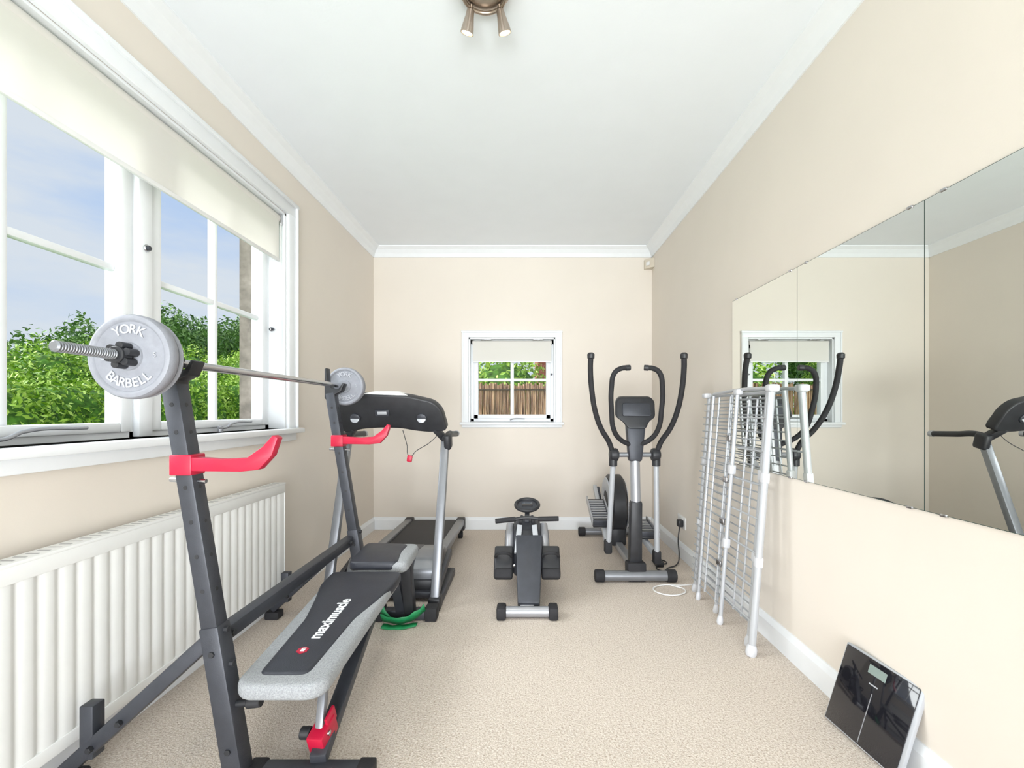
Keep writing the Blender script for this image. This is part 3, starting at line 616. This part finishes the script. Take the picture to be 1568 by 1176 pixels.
# ------------------------------------------------------------------ socket, plug, cables, sensor
e=empty('power_socket',(XR,3.35,.27))
box('plate',(XR-.010,3.27,.225),(XR,3.43,.315),'wplast',e,bevel=.003)
box('rocker',(XR-.014,3.33,.285),(XR-.008,3.345,.30),'wplast',e,bevel=.001)
e=empty('mains_plug',(XR-.03,3.32,.27))
box('body',(XR-.05,3.29,.24),(XR-.0105,3.345,.295),'black',e,bevel=.01)
pipe('cable',[(XR-.035,3.31,.245),(XR-.05,3.30,.15),(XR-.06,3.25,.05),(1.09,3.18,.012),(1.0,3.10,.01),(.93,3.04,.012),(.95,3.16,.01),(1.02,3.2,.01),(.97,3.28,.012),(.92,3.22,.02)],.0045,'black',e)
box('adapter_block',(.925,3.13,0),(.98,3.22,.04),'black',e,bevel=.008)
e=empty('white_cable',(1.0,2.72,0))
pipe('cord',[(XR-.02,2.95,.20),(XR-.03,2.93,.06),(1.10,2.85,.006),(1.0,2.80,.006),(.86,2.80,.006),(.79,2.74,.006),(.83,2.66,.006),(.93,2.66,.006),(.98,2.73,.006),(.92,2.80,.006)],.004,'wplast',e)
e=empty('motion_sensor',(XR-.04,4.1,2.4))
prism('body',[(XR-.005,YB-.09,2.425),(XR-.045,YB-.06,2.425),(XR-.075,YB-.025,2.425),(XR-.075,YB,2.425),(XR,YB,2.425),(XR,YB-.09,2.425)],(0,0,.085),'cream',e,bevel=.006)
obox('lens',(XR-.053,YB-.062,2.462),(.035,.012,.035),(0,0,-math.radians(45)),'wplast',e,bevel=.004)

# ------------------------------------------------------------------ ceiling spotlights
SY=1.605
e=empty('ceiling_spotlight',(-.15,SY+.02,H))
lathe('ceiling_plate',(-.148,SY-.01,H),(-.148,SY-.01,0),[(0,.10),(.008,.10),(.014,.085),(.016,.03)],'nickel',e,40)
torus('ring',(-.148,SY,H-.024),(0,0,1),.078,.007,'nickel',e)
for k,(dx,dy,tx,ty) in enumerate(((-.052,.05,-.022,.03),(.052,.05,.022,.03),(-.052,-.05,-.05,-.06),(.052,-.05,.05,-.06))):
    p=Vector((-.148+dx,SY+dy,H-.016)); q=p+Vector((tx*.15,ty*.15,-.020)); r_=q+Vector((tx,ty,-.085)); d=(r_-q).normalized()
    cyl('stem_%d'%k,p,q,.006,'nickel',e); lathe('spot_head_%d'%k,q-d*.008,r_,[(0,.009),(.005,.014),(.025,.016),(.062,.023),(.078,.025),(.078,.022),(.072,.021)],'nickel',e,28)
    lathe('spot_lens_%d'%k,q+d*.0645,r_+d,[(0,.002),(.001,.020),(.003,.020)],'bulb',e,24)
    if k<2:
        li=bpy.data.lights.new('spot_lamp_%d'%k,'SPOT'); li.energy=10; li.color=(1,.88,.72); li.spot_size=2.2; li.spot_blend=1; li.shadow_soft_size=.03
        lo=link(bpy.data.objects.new('spot_lamp_%d'%k,li)); lo.location=q+d*.085; lo.rotation_euler=d.to_track_quat('-Z','Y').to_euler(); attach(lo,e)

# ------------------------------------------------------------------ outdoors
box('lawn',(-30,-12,-.45),(12,30,-.27),'grass')
GZ=-.25
def foliage(name,blobs,n,size,ma):
    C=[];Nn=[]
    wts=np.array([(b[3]*b[4]*b[5])**.667 for b in blobs]); wts/=wts.sum()
    for b,wt in zip(blobs,wts):
        k=int(n*wt); d=rng.normal(size=(k,3)); d/=np.linalg.norm(d,axis=1)[:,None]
        rr=.86+.24*rng.random((k,1))+.10*np.sin(d[:,:1]*9+b[0])*np.cos(d[:,2:3]*8+b[1])
        C.append(np.array(b[:3])+d*rr*np.array(b[3:6])); Nn.append(d)
    C=np.vstack(C);Nn=np.vstack(Nn)
    keep=C[:,2]>GZ+size; C=C[keep];Nn=Nn[keep];k=len(C)
    nr=Nn+rng.normal(size=(k,3))*.7; nr/=np.linalg.norm(nr,axis=1)[:,None]
    t=np.cross(nr,rng.normal(size=(k,3))); t/=np.linalg.norm(t,axis=1)[:,None]; bb=np.cross(nr,t)
    s=size*(.6+.8*rng.random((k,1)))
    P_=np.stack([C-t*s,C-bb*s*.45+nr*s*.1,C+t*s,C+bb*s*.45+nr*s*.1],1).reshape(-1,3)
    P_[:,2]=np.maximum(P_[:,2],GZ)
    Fc=[(4*i,4*i+1,4*i+2,4*i+3) for i in range(k)]
    me=bpy.data.meshes.new(name+'_leaves'); me.from_pydata(P_.tolist(),[],Fc); me.materials.append(M[ma])
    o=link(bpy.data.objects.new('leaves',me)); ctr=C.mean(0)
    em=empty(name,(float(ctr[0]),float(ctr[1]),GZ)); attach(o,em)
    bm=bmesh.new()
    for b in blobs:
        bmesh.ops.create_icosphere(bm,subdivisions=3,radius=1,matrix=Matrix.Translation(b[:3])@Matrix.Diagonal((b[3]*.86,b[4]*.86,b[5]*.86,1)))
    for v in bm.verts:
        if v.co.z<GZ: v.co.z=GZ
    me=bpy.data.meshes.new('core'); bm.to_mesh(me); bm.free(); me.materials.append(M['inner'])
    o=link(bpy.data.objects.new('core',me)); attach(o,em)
    return em
bl=[]
for i in range(14):
    y=3.8+i*.8; top=1.1+.080*y+random.uniform(-.15,.12); bl.append((-8.0+random.uniform(-.4,.4),y,top-1.2,.95,.75,1.2))
for i in range(15):
    y=6.2+i*.95; top=1.1+.130*y+random.uniform(-.25,.25); bl.append((-10.8+random.uniform(-.5,.5),y,top-1.6,1.2,.85,1.6))
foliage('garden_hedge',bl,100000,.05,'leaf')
bl=[]
for i in range(13):
    y=12.5+i*1.4; top=1.1+(.168 if i<5 else .215)*y+random.uniform(-.45,.55); bl.append((-16+random.uniform(-.8,.8),y,top-2.6,1.4,1.0,2.6))
foliage('background_trees',bl,38000,.10,'leafd')
# fence + shrubs behind the back window
e=empty('reed_fence',(0,7.2,GZ))
vs=[];fs=[]
x=-2.6
while x<2.6:
    h=1.54+random.uniform(-.03,.03); r=random.uniform(.014,.024); k=len(vs); yy=7.2+random.uniform(-.012,.012)
    for z in(-.25,h):
        for i in range(6): g=math.pi*i/3; vs.append((x+r*math.cos(g),yy+r*math.sin(g),z))
    fs+=[(k+i,k+(i+1)%6,k+6+(i+1)%6,k+6+i) for i in range(6)]+[tuple(k+6+i for i in range(6))]
    x+=r*1.9
mk('reeds',vs,fs,'reed',parent=e)
for z in(.4,.95,1.45): box('binding_wire',(-2.6,7.165,z-.01),(2.6,7.175,z+.01),'trunk',e)
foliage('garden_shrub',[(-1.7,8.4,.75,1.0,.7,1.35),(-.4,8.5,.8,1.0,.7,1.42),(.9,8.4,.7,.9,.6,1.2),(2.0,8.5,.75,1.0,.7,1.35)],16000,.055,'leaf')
e=empty('neighbouring_house',(2.0,12,-.25)); box('brick_wall',(.35,12,-.25),(5,16,2.9),'brick',e)
prism('roof',[(.1,11.7,2.9),(5.3,11.7,2.9),(5.3,13.9,4.6),(.1,13.9,4.6)],(0,0,.15),'stone',e)

# ------------------------------------------------------------------ world + lights
wd=bpy.data.worlds.new('sky'); scene.world=wd; wd.use_nodes=True; n,l=wd.node_tree.nodes,wd.node_tree.links
bg=n['Background']; tc=n.new('ShaderNodeTexCoord'); sx=n.new('ShaderNodeSeparateXYZ'); l.new(tc.outputs['Generated'],sx.inputs[0])
g=n.new('ShaderNodeValToRGB'); e_=g.color_ramp.elements; e_[0].position=0; e_[0].color=(.66,.73,.83,1); e_[1].position=.75; e_[1].color=(.34,.50,.82,1)
k=e_.new(.28); k.color=(.50,.63,.86,1)
l.new(sx.outputs['Z'],g.inputs['Fac'])
mp=n.new('ShaderNodeMapping'); mp.inputs['Scale'].default_value=(1.6,1.6,5.5); l.new(tc.outputs['Generated'],mp.inputs[0])
nz=n.new('ShaderNodeTexNoise'); nz.inputs['Scale'].default_value=1.9; nz.inputs['Detail'].default_value=7; nz.inputs['Roughness'].default_value=.55; l.new(mp.outputs[0],nz.inputs['Vector'])
cr=n.new('ShaderNodeValToRGB'); cr.color_ramp.elements[0].position=.33; cr.color_ramp.elements[1].position=.57; l.new(nz.outputs['Fac'],cr.inputs['Fac'])
mx=n.new('ShaderNodeMix'); mx.data_type='RGBA'; l.new(cr.outputs['Color'],mx.inputs[0]); l.new(g.outputs['Color'],mx.inputs[6]); mx.inputs[7].default_value=(.68,.735,.82,1)
l.new(mx.outputs[2],bg.inputs[0]); bg.inputs[1].default_value=1.05

su=bpy.data.lights.new('sun','SUN'); su.energy=7.8; su.angle=math.radians(55); su.color=(.965,.985,1)
so_=link(bpy.data.objects.new('sun',su)); so_.location=(-6,0,6); so_.rotation_euler=Vector((1,.16,-.76)).to_track_quat('-Z','Y').to_euler()
ar=bpy.data.lights.new('rear_fill_light','AREA'); ar.shape='RECTANGLE'; ar.size=3.2; ar.size_y=3.0; ar.energy=290; ar.color=(.94,.965,1)  # unseen fill light added behind the camera to brighten the room evenly
ao=link(bpy.data.objects.new('rear_fill_light',ar)); ao.location=(-.12,-4.2,1.3); ao.rotation_euler=(math.radians(92),0,0)
# second added fill light behind the camera, tilted up to brighten the ceiling
ar=bpy.data.lights.new('upward_fill_light','AREA'); ar.shape='RECTANGLE'; ar.size=3.0; ar.size_y=1.6; ar.energy=280; ar.color=(.94,.965,1)
ao=link(bpy.data.objects.new('upward_fill_light',ar)); ao.location=(-.12,-2.9,-.1); ao.rotation_euler=(math.radians(132),0,0)

# ------------------------------------------------------------------ camera
cam=bpy.data.cameras.new('camera'); cam.sensor_width=36; cam.lens=36*681/1568; cam.shift_x=-20/1568; cam.shift_y=42/1568; cam.clip_start=.02
co_=link(bpy.data.objects.new('camera',cam)); co_.location=(0,0,1.1); co_.rotation_euler=(math.radians(90),0,0)
scene.camera=co_
